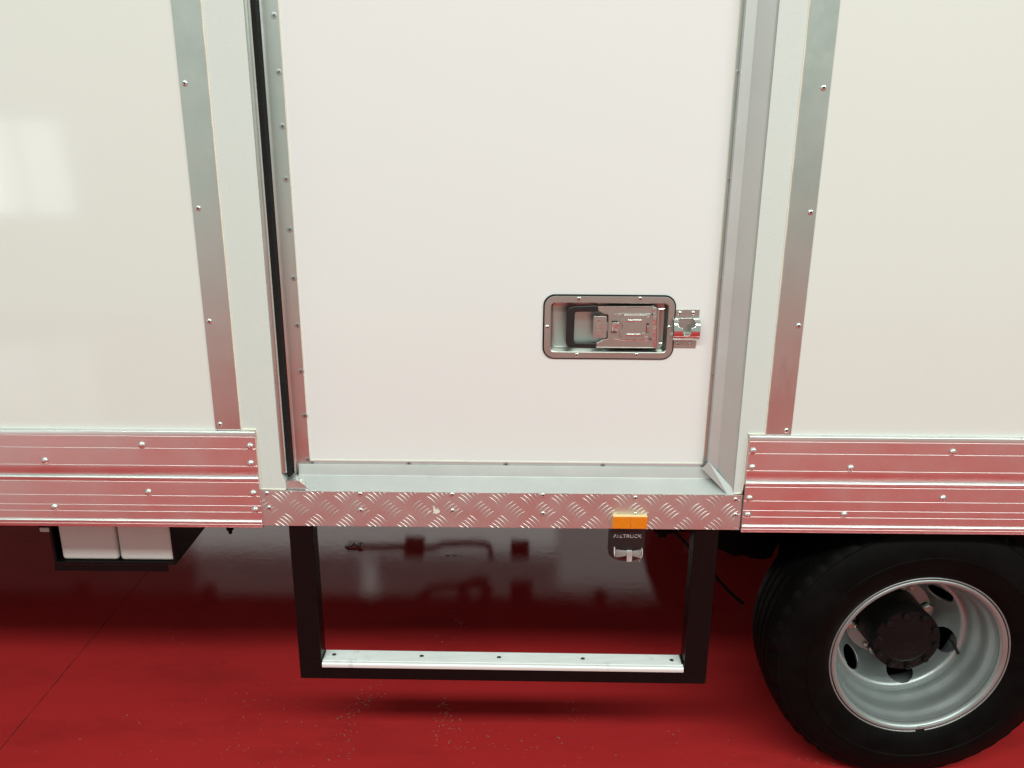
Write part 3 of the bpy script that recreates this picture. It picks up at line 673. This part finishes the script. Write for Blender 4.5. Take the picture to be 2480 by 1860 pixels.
# ribbed aluminium nosing
tpf = [(SY0-0.0040, SZ1-0.0085), (SY0-0.0046, SZ1-0.004), (SY0-0.0040, SZ1+0.0010), (SY0-0.0015, SZ1+0.0034), (SY0+0.002, SZ1+0.0044)]
y = SY0+0.004
nrib = 9; stp_ = (SY1-0.0008-y)/nrib
for k in range(nrib):
    tpf += [(y+stp_*0.10, SZ1+0.0044), (y+stp_*0.30, SZ1+0.0066), (y+stp_*0.70, SZ1+0.0066), (y+stp_*0.90, SZ1+0.0044)]; y += stp_
tpf += [(SY1, SZ1+0.0044), (SY1, SZ1+0.0015), (SY0-0.0018, SZ1+0.0012), (SY0-0.0022, SZ1-0.0085)]
tb0 = MB(); n = len(tpf); xa, xb = pxl1+0.0018, pxr0-0.0016
vsl = [(xa, y_, z_+0.0012) for y_, z_ in tpf]+[(xb, y_, z_-0.0038) for y_, z_ in tpf]
tb0.add(vsl, [tuple(range(n-1, -1, -1)), tuple(range(n, 2*n))]+[(i, (i+1) % n, (i+1) % n+n, i+n) for i in range(n)])
tread = auto_smooth(obj('step_tread', tb0, 'treadstep', step), 50)
SS = m_screw(0.0056, 0.0010, ('screw', 'screw_dark'))
for px in (722, 911, 1078, 1259, 1451):
    pyy = 1413+(px-722)*9/729.0
    x, yy = G(px*1.12116, (pyy+1.5)*1.12116, SZ1+0.006)
    zz = SZ1+0.0062+0.0012-0.005*(x-xa)/(xb-xa)
    put('screw', SS, (x, min(max(yy, SY0+0.012), SY1-0.012), zz), tread, (-math.pi/2, 0, 0))

# ------------------------------------------------------------------ wheels
WX, WZ, WY = 1.0190, 0.3660, 0.0300
def tyre_mesh(name, y_out, width=0.200, seg=144):
    # section: (radius, depth from outer face); sidewall bulge, shoulder, four tread grooves
    sec = [(0.203, 0.012), (0.209, 0.004), (0.2155, 0.0022), (0.221, 0.004), (0.224, 0.0015), (0.232, -0.006), (0.246, -0.013), (0.262, -0.0175), (0.280, -0.0190), (0.2815, -0.0205), (0.2875, -0.0205), (0.289, -0.0185), (0.304, -0.0165), (0.322, -0.0105), (0.338, -0.0030), (0.349, 0.004), (0.352, 0.0035), (0.3580, 0.0075), (0.3650, 0.0150), (0.3685, 0.0225)]
    tw0, tw1 = 0.0225, width-0.0225
    gro = [0.22, 0.40, 0.60, 0.78]
    tr = []
    for g in gro:
        yc = tw0+(tw1-tw0)*g
        for dy, dr in ((-0.0055, 0), (-0.004, -0.011), (0.004, -0.011), (0.0055, 0)):
            t = (yc+dy-tw0)/(tw1-tw0)*2-1; tr.append((0.3735-0.005*t*t+dr, yc+dy))
    inner = [(r, width-y) for r, y in reversed(sec)]
    sec2 = sec+tr+inner
    ns = len(sec2); vs = []; n_sh = range(15, len(sec))
    for k in range(seg):
        a = 2*math.pi*k/seg
        notch = (k % 3 == 0)
        for i, (r, y_) in enumerate(sec2):
            rr_ = r
            if notch and i in (17, 18, 19): rr_ -= 0.0055
            if notch and i in (17, 18): y_ = y_+0.0035
            aa = a+(0.35*2*math.pi/seg if (notch and i in (17, 18, 19)) else 0)
            vs.append((WX+rr_*math.cos(aa), y_out+y_, WZ+rr_*math.sin(aa)))
    fs = []
    for k in range(seg):
        kk = (k+1) % seg
        for i in range(ns-1): fs.append((k*ns+i, k*ns+i+1, kk*ns+i+1, kk*ns+i))
    mb = MB().add(vs, fs)
    # flatten where it bears on the floor
    mb.v = [(x, y_, max(z, 0.0005)) for x, y_, z in mb.v]
    return mb
wheel = empty('wheel', truck); wheel['label'] = 'rear wheel with deep silver rim'
auto_smooth(obj('tyre', tyre_mesh('tyre', WY), 'tyre', wheel), 38)
# moulded hair-fine ribs on the sidewall are left to the material
rimp = [(0.2030, 0.020), (0.2172, 0.008), (0.2186, 0.0030), (0.2182, 0.0002), (0.2160, -0.0014), (0.2125, -0.0010), (0.2080, 0.0016), (0.2048, 0.0060), (0.2030, 0.0130), (0.2012, 0.0220), (0.1985, 0.0300), (0.1945, 0.0370), (0.1915, 0.0450), (0.1900, 0.0560), (0.1885, 0.0660), (0.1850, 0.0760), (0.1800, 0.0850), (0.1760, 0.0940), (0.1740, 0.1040), (0.1732, 0.1160), (0.1725, 0.150), (0.174, 0.165), (0.19, 0.176), (0.206, 0.190)]
auto_smooth(obj('rim', MB().lathe(rimp, 128, (WX, WY, WZ), capend=False), 'rim', wheel), 50)
# split lock ring sitting outside the flange
def arc(r, y_, a0_, a1_, n_=60): return [(WX+r*math.cos(math.radians(a0_+(a1_-a0_)*k/n_)), y_, WZ+r*math.sin(math.radians(a0_+(a1_-a0_)*k/n_))) for k in range(n_+1)]
auto_smooth(obj('lock_ring', MB().tube(arc(0.2230, WY+0.0015, -78, 276, 120), 0.0022, 8), 'rim', wheel), 60)
obj('ring_end', MB().tube(arc(0.2090, WY-0.0012, -82, -66, 10), 0.0024, 8), 'rim', wheel)
# disc with six hand holes
HA = [-17+60*k for k in range(6)]; NUTA = [15+60*k for k in range(6)]
dp = [(0.1732, 0.116), (0.1710, 0.114), (0.1680, 0.1135), (0.1650, 0.117), (0.1615, 0.125), (0.1565, 0.136), (0.150, 0.148), (0.142, 0.160), (0.134, 0.171), (0.127, 0.181), (0.1225, 0.188), (0.119, 0.1905), (0.113, 0.1915), (0.060, 0.1915)]
cum = [0.0]
for (r0, y0_), (r1, y1_) in zip(dp[:-1], dp[1:]): cum.append(cum[-1]+math.hypot(r1-r0, y1_-y0_))
def at_s(t):
    for k in range(len(dp)-1):
        if t <= cum[k+1] or k == len(dp)-2:
            u = (t-cum[k])/(cum[k+1]-cum[k]); return dp[k][0]+(dp[k+1][0]-dp[k][0])*u, dp[k][1]+(dp[k+1][1]-dp[k][1])*u
NP_ = int(cum[-1]/0.0012); prof = list(range(NP_+1)); NS = 720
HR = 0.0345; HS = next(cum[k]+(cum[k+1]-cum[k])*(dp[k][0]-0.1510)/(dp[k][0]-dp[k+1][0]) for k in range(len(dp)-1) if dp[k+1][0] < 0.1510)
HC = at_s(HS)[0]
hc_ = [(HC*math.cos(math.radians(a)), HC*math.sin(math.radians(a))) for a in HA]
vs = []; kill = set()
for i in range(NP_+1):
    s0 = cum[-1]*i/NP_
    for k in range(NS):
        a = 2*math.pi*k/NS; t = s0
        for h in HA:
            da = (a-math.radians(h)+math.pi) % (2*math.pi)-math.pi
            du, dv = s0-HS, da*HC; d = math.hypot(du, dv)
            if d < HR-0.0009: kill.add(i*NS+k)
            elif d < HR+0.0006:
                t = HS+du*HR/d; a = math.radians(h)+dv*HR/d/HC
        r, y_ = at_s(t); vs.append((r*math.cos(a), y_, r*math.sin(a)))
fs = []
for i in range(len(prof)-1):
    for k in range(NS):
        q_ = (i*NS+k, (i+1)*NS+k, (i+1)*NS+(k+1) % NS, i*NS+(k+1) % NS)
        if not any(t in kill for t in q_): fs.append(q_)
used = sorted(set(i for f_ in fs for i in f_)); mp_ = {o_: n_ for n_, o_ in enumerate(used)}
disc = MB().add([(WX+vs[i][0], WY+vs[i][1], WZ+vs[i][2]) for i in used], [tuple(mp_[i] for i in f_) for f_ in fs])
dso = auto_smooth(obj('wheel_disc', disc, 'rim', wheel, recalc=True), 60)
so = dso.modifiers.new('thick', 'SOLIDIFY'); so.thickness = 0.006; so.offset = 1
obj('brake_drum', MB().lathe([(0.169, 0.40), (0.169, 0.232), (0.214, 0.230), (0.214, 0.206), (0.06, 0.204)], 64, (WX, WY, WZ)), 'under', wheel)
# nuts and stud pins
nm = MB(); hexr = 0.0165
nm.lathe([(0.0205, 0), (0.0205, -0.004), (0.018, -0.006)], 24)
nm.loft([[(hexr*math.cos(math.pi/3*k), y_, hexr*math.sin(math.pi/3*k)) for k in range(6)] for y_ in (-0.004, -0.019)], False, False)
nm.loft([[(hexr*math.cos(math.pi/3*k), -0.019, hexr*math.sin(math.pi/3*k)) for k in range(6)], [(0.012*math.cos(math.pi/3*k), -0.021, 0.012*math.sin(math.pi/3*k)) for k in range(6)], [(0.009*math.cos(math.pi/3*k), -0.016, 0.009*math.sin(math.pi/3*k)) for k in range(6)]], False, True)
NUT = mesh('wheel_nut', nm, ['nut']); auto_me(NUT)
PIN = auto_me(mesh('stud_pin', MB().lathe([(0.006, 0.0), (0.006, -0.012), (0.0045, -0.0135), (0.00001, -0.0135)], 16, capend=False), ['nut']))
for a in NUTA:
    t = math.radians(a); put('wheel_nut', NUT, (WX+0.103*math.cos(t), WY+0.1915, WZ+0.103*math.sin(t)), wheel, (0, t*1.7, 0))
    t = math.radians(a-15); put('stud_pin', PIN, (WX+0.101*math.cos(t), WY+0.1915, WZ+0.101*math.sin(t)), wheel)
# hub
auto_smooth(obj('hub', MB().lathe([(0.088, 0.1935), (0.086, 0.184), (0.086, 0.176), (0.0830, 0.110), (0.0835, 0.100), (0.0870, 0.098), (0.0875, 0.080), (0.0855, 0.0710), (0.060, 0.0690), (0.058, 0.0705), (0.045, 0.0690), (0.020, 0.0660), (0.00001, 0.0655)], 72, (WX, WY, WZ), capend=False), 'hub', wheel), 35)
HB = auto_me(mesh('hub_bolt', MB().lathe([(0.0110, 0.010), (0.0110, -0.002), (0.0078, -0.002), (0.0078, -0.0075), (0.0060, -0.0085), (0.00001, -0.0085)], 12, capend=False), ['hub']))
for k in range(10):
    t = math.radians(-80+36*k); put('hub_bolt', HB, (WX+0.0760*math.cos(t), WY+0.0715, WZ+0.0760*math.sin(t)), wheel)
# valve stem reaching across a hand hole
hx, hz = hc_[0]
obj('valve', MB().tube([(WX+0.158, WY+0.100, WZ-0.058), (WX+hx+0.004, WY+0.115, WZ+hz+0.008), (WX+hx-0.006, WY+0.118, WZ+hz+0.018)], [0.0042, 0.0032, 0.0028], 10), 'rubber', wheel)
# added dark plate standing in for the shade between wheel and chassis
obj('arch_shade_plate', MB().box(0.735, 1.45, 0.30, 0.31, 0.50, 0.858), 'under', truck)

# ------------------------------------------------------------------ underbody
obj('box_floor', MB().box(XL0, XR1, 0.062, 2.30, 0.86, 0.93), 'boxunder', truck)
obj('box_shell', MB().box(XL0, XR1, 2.24, 2.30, 0.935, BT).box(XL0, XR1, 0.0, 2.30, BT+0.002, BT+0.05).box(XL0-0.05, XL0-0.001, 0, 2.30, 0.86, BT).box(XR1+0.001, XR1+0.05, 0, 2.30, 0.86, BT), 'panel', truck)
for y_ in (0.76, 1.48):
    obj('chassis_rail', MB().box(XL0, XR1, y_, y_+0.065, 0.64, 0.855), 'under', truck, bevel=0.004)
for x_ in (-2.4, -1.7, -0.30, 0.45, 1.8):
    obj('crossmember', MB().box(x_, x_+0.06, 0.07, 2.28, 0.785, 0.857), 'under', truck)
obj('axle', MB().tube([(WX, 0.45, WZ), (WX, 0.95, WZ), (WX, 1.15, WZ), (WX, 1.35, WZ), (WX, 1.85, WZ)], [0.06, 0.065, 0.15, 0.065, 0.06], 20), 'under', truck)
obj('leaf_spring', MB().box(WX-0.62, WX+0.62, 0.72, 0.79, 0.47, 0.53), 'under', truck, bevel=0.004)
# spring hanger bracket seen beside the right post, ragged lower edge
hb = [(1700, 1200), (1905, 1200), (1900, 1290), (1868, 1352), (1848, 1356), (1815, 1352), (1798, 1345), (1782, 1350), (1762, 1340), (1738, 1330), (1700, 1310)]
obj('spring_hanger', MB().prism_xz([F(a, b, 0.42) for a, b in hb], 0.42, 0.50), 'under', truck, bevel=0.003)
c_ = [(1620, 1276), (1660, 1315), (1705, 1365), (1742, 1408), (1775, 1442), (1800, 1462)]
obj('cable', MB().tube([(F(a, b, 0.40)[0], 0.40, F(a, b, 0.40)[1]) for a, b in c_], 0.005, 8), 'rubber', truck)
br = [(1570, 1268), (1690, 1268), (1690, 1282), (1640, 1290), (1614, 1294), (1614, 1302), (1594, 1302), (1594, 1294), (1585, 1288)]
obj('bracket', MB().prism_xz([F(a, b, 0.16) for a, b in br], 0.16, 0.20), 'under', truck)
# pipework hanging at the far side: only its mirror image in the floor is seen
YP = 2.12
pts = [mirror_pt(*U(a, b), YP) for a, b in [(300, 128), (420, 132), (580, 130), (690, 138), (740, 134), (785, 118), (860, 116), (940, 114), (1000, 120), (1025, 132), (1030, 155), (1030, 185)]]
obj('air_pipe', MB().tube([tuple(p) for p in pts], 0.016, 10), 'under', truck)
obj('valve_block', MB().box(mirror_pt(*U(590, 140), YP).x, mirror_pt(*U(690, 140), YP).x, YP-0.05, YP+0.05, mirror_pt(*U(640, 100), YP).z, mirror_pt(*U(640, 165), YP).z), 'under', truck, bevel=0.01)
obj('valve_block', MB().box(mirror_pt(*U(1130, 140), YP).x, mirror_pt(*U(1225, 140), YP).x, YP-0.05, YP+0.05, mirror_pt(*U(1180, 118), YP).z, mirror_pt(*U(1180, 172), YP).z), 'under', truck, bevel=0.01)
pts = [mirror_pt(*U(a, b), YP) for a, b in [(640, 392), (672, 384), (722, 348), (790, 336), (900, 330), (960, 314), (1005, 322), (1020, 345), (1000, 378), (972, 404)]]
obj('air_pipe', MB().tube([tuple(p) for p in pts], [0.02, 0.02, 0.02, 0.022, 0.022, 0.035, 0.035, 0.03, 0.025, 0.025], 10), 'under', truck)  # added pipe, repeats the first one's dark silhouette in the floor reflection
p0, p1 = mirror_pt(*U(1128, 330), YP+0.02), mirror_pt(*U(1245, 330), YP+0.02)
obj('valve_block', MB().box(p0.x, p1.x, YP, YP+0.08, p0.z, 0.859), 'under', truck, bevel=0.01)  # added block, doubles the dark silhouette in the same way
for k, y_ in enumerate((1.83, 2.08)):
    fw_ = empty('wheel', truck); fw_['label'] = 'rear wheel on the far side'
    t_ = tyre_mesh('tyre', y_, seg=48); obj('tyre', t_, 'tyre', fw_)
# open-fronted black rack under the left skirt
rack = empty('chock_rack', truck)
KY = 0.10; K7 = lambda a, b, Y=KY: F(100+a/3.687, 1240+b/3.687, Y)
rz = K7(600, 440)[1]; rxl, rxr = K7(165, 440)[0]-0.012, K7(1192, 440)[0]+0.004
obj('rack_tray', MB().box(rxl, rxr, KY-0.004, KY+0.62, rz-0.006, rz), 'black', rack, bevel=0.001)
obj('rack_lip', MB().prism_xz([(rxl+0.002, rz-0.022), (K7(1145, 490)[0], rz-0.022), (K7(1145, 490)[0], rz-0.0065), (rxl+0.002, rz-0.0065)], KY-0.010, KY-0.006), 'black', rack)
obj('rack_side', MB().box(rxl, rxl+0.006, KY-0.002, KY+0.60, rz+0.0005, 0.858), 'black', rack)
obj('rack_side', MB().box(rxr-0.006, rxr, KY-0.002, KY+0.60, rz+0.0005, 0.858), 'black', rack)
obj('rack_back', MB().box(rxl+0.007, rxr-0.007, KY+0.60, KY+0.606, rz+0.0005, 0.858), 'black', rack)
obj('rack_hook', MB().tube([K for K in [(rxr+0.02, KY+0.08, 0.74), (rxr+0.022, KY+0.078, 0.70), (rxr+0.03, KY+0.075, 0.685), (rxr+0.04, KY+0.075, 0.70)]], 0.004, 8), 'steel', rack)
bz = K7(600, 405)[1]
for (pa, pb, lab) in ((152, 664, 'left of the two white plastic blocks in the black rack under the left skirt'), (672, 1172, 'right of the two white plastic blocks in the black rack, nearer the step')):
    xa, xb = K7(pa+24, 400)[0], K7(pb+14, 400)[0]
    b_ = MB().box(-(xb-xa)/2, (xb-xa)/2, 0, 0.34, 0, 0.235)
    o = obj('plastic_block', b_, 'pp', None, bevel=0.009, segs=4); o.location = ((xa+xb)/2, KY+0.004, rz+0.0004)
    tag(o, lab, 'block', 'white plastic blocks in the rack')
# bolt hanging below the skirt end and a small drain lug
bx, bz_ = F(100+1685/3.687, 1240+150/3.687, 0.05)
obj('hanging_bolt', MB().tube([(bx, 0.05, bz_+0.10), (bx, 0.05, bz_+0.012), (bx, 0.05, bz_+0.0115), (bx, 0.05, bz_-0.002), (bx, 0.05, bz_-0.0025), (bx, 0.05, bz_-0.012)], [0.006, 0.006, 0.0085, 0.0085, 0.0045, 0.0045], 10), 'under', truck)
lx, lz = F(100+30/3.687, 1240+165/3.687, 0.5)
obj('side_lamp', MB().box(lx-0.016, lx+0.014, 0.5, 0.54, lz-0.006, lz+0.008), 'pp', truck, bevel=0.003)
obj('lamp_bracket', MB().box(lx-0.02, lx+0.02, 0.505, 0.56, lz+0.008, 0.858), 'under', truck)

# ------------------------------------------------------------------ litter on the floor
fl = MB()
def flake(px, py, s):
    x, y_ = G(px, py); a = random.random()*6.28; l = s*(0.6+1.2*random.random()); w_ = s*(0.25+0.35*random.random()); h = s*(0.15+0.25*random.random())
    ca_, sa_ = math.cos(a), math.sin(a); b = random.uniform(-0.4, 0.4)*l
    P_ = [(-l, -w_, 0.0003), (0, -w_+b, h), (l, -w_, 0.0004), (l*0.9, w_, 0.0005), (0, w_+b, h*0.8), (-l*0.9, w_, 0.0003)]
    fl.add([(x+u*ca_-v*sa_, y_+u*sa_+v*ca_, z) for u, v, z in P_], [(0, 1, 4, 5), (1, 2, 3, 4)])
def cluster(p0, p1, spread, n, s):
    for k in range(int(n*0.7)):
        t = random.random(); px = p0[0]+(p1[0]-p0[0])*t+random.gauss(0, spread[0]); py = p0[1]+(p1[1]-p0[1])*t+random.gauss(0, spread[1])
        flake(px, min(py, 1900), s*random.choice((0.6, 0.8, 1, 1.0, 1.5)))
cluster((930, 1660), (825, 1745), (14, 9), 90, 0.0018)
cluster((835, 1715), (840, 1830), (16, 20), 45, 0.0016)
cluster((1082, 1708), (1080, 1770), (13, 10), 60, 0.0018)
cluster((1062, 1770), (1050, 1805), (4, 5), 12, 0.0018)
cluster((1100, 1760), (1130, 1810), (28, 18), 40, 0.0018)
cluster((1180, 1770), (1300, 1820), (40, 22), 26, 0.0017)
cluster((1390, 1715), (1400, 1755), (14, 10), 30, 0.0015)
cluster((1320, 1790), (1400, 1850), (30, 20), 24, 0.0017)
cluster((1115, 1480), (1115, 1525), (8, 12), 45, 0.0016)
cluster((1040, 1535), (1120, 1565), (16, 8), 24, 0.0015)
cluster((1625, 1770), (1640, 1800), (10, 9), 10, 0.0018)
cluster((1945, 1838), (2030, 1855), (18, 6), 22, 0.0019)
cluster((440, 1538), (380, 1550), (26, 6), 22, 0.0014)
cluster((600, 1680), (760, 1730), (70, 30), 60, 0.0014)
cluster((400, 1790), (760, 1850), (90, 20), 60, 0.0015)
cluster((30, 1700), (2000, 1850), (180, 40), 90, 0.0014)
fo_ = obj('metal_shavings', fl, 'flake', recalc=False)
tag(fo_, 'pale metal shavings and dust strewn over the red floor', 'shavings', kind='stuff')
gr_ = MB()
for k in range(34):
    px, py = random.choice([(520, 1597), (575, 1652), (605, 1693), (600, 1575), (1000, 1640), (860, 1850), (1500, 1700), (300, 1760), (1260, 1440), (1200, 1380), (190, 1622), (830, 1860)])
    x, y_ = G(px+random.gauss(0, 26), py+random.gauss(0, 16)); r_ = random.uniform(0.0008, 0.0026)
    pr = [(x+r_*random.uniform(-1, 1), y_+r_*random.uniform(-1, 1), 0.0002) for _ in range(3)]+[(x+r_*0.3, y_, r_*1.1)]
    gr_.add(pr, [(0, 1, 2), (0, 1, 3), (1, 2, 3), (2, 0, 3)])
tag(obj('floor_grit', gr_, 'hole'), 'dark specks of grit scattered on the red floor', 'grit', kind='stuff')
# curled offcut on the floor beneath the truck
ox, oy = G(862, 1326)
cp_ = [(-0.045, 0.006, 0.006), (-0.030, -0.004, 0.007), (-0.018, 0.002, 0.012), (-0.008, 0.012, 0.016), (0.004, 0.004, 0.010), (0.014, -0.004, 0.014), (0.022, 0.006, 0.018), (0.012, 0.016, 0.010), (0.002, 0.020, 0.006)]
sc_ = auto_smooth(obj('metal_offcut', MB().tube(cp_, [0.003, 0.005, 0.004, 0.005, 0.005, 0.004, 0.005, 0.004, 0.002], 6), 'scrap'), 50)
zmin = min(v.co.z for v in sc_.data.vertices)
sc_.location = (ox, oy, -zmin+0.0002); tag(sc_, 'small curled metal offcut on floor beneath the truck by the left step post', 'offcut')
for px, lab in ((1084, 'short dark metal sliver on floor under truck, left of a pair'), (1102, 'short dark metal sliver on floor under truck, right of a pair')):
    x, y_ = G(px, 1345); o = obj('metal_sliver', MB().box(-0.008, 0.008, -0.003, 0.003, 0, 0.003), 'scrap', None, bevel=0.001); o.location = (x, y_, 0.0003); o.rotation_euler = (0, 0, 0.1 if px < 1090 else -0.05)
    tag(o, lab, 'sliver')
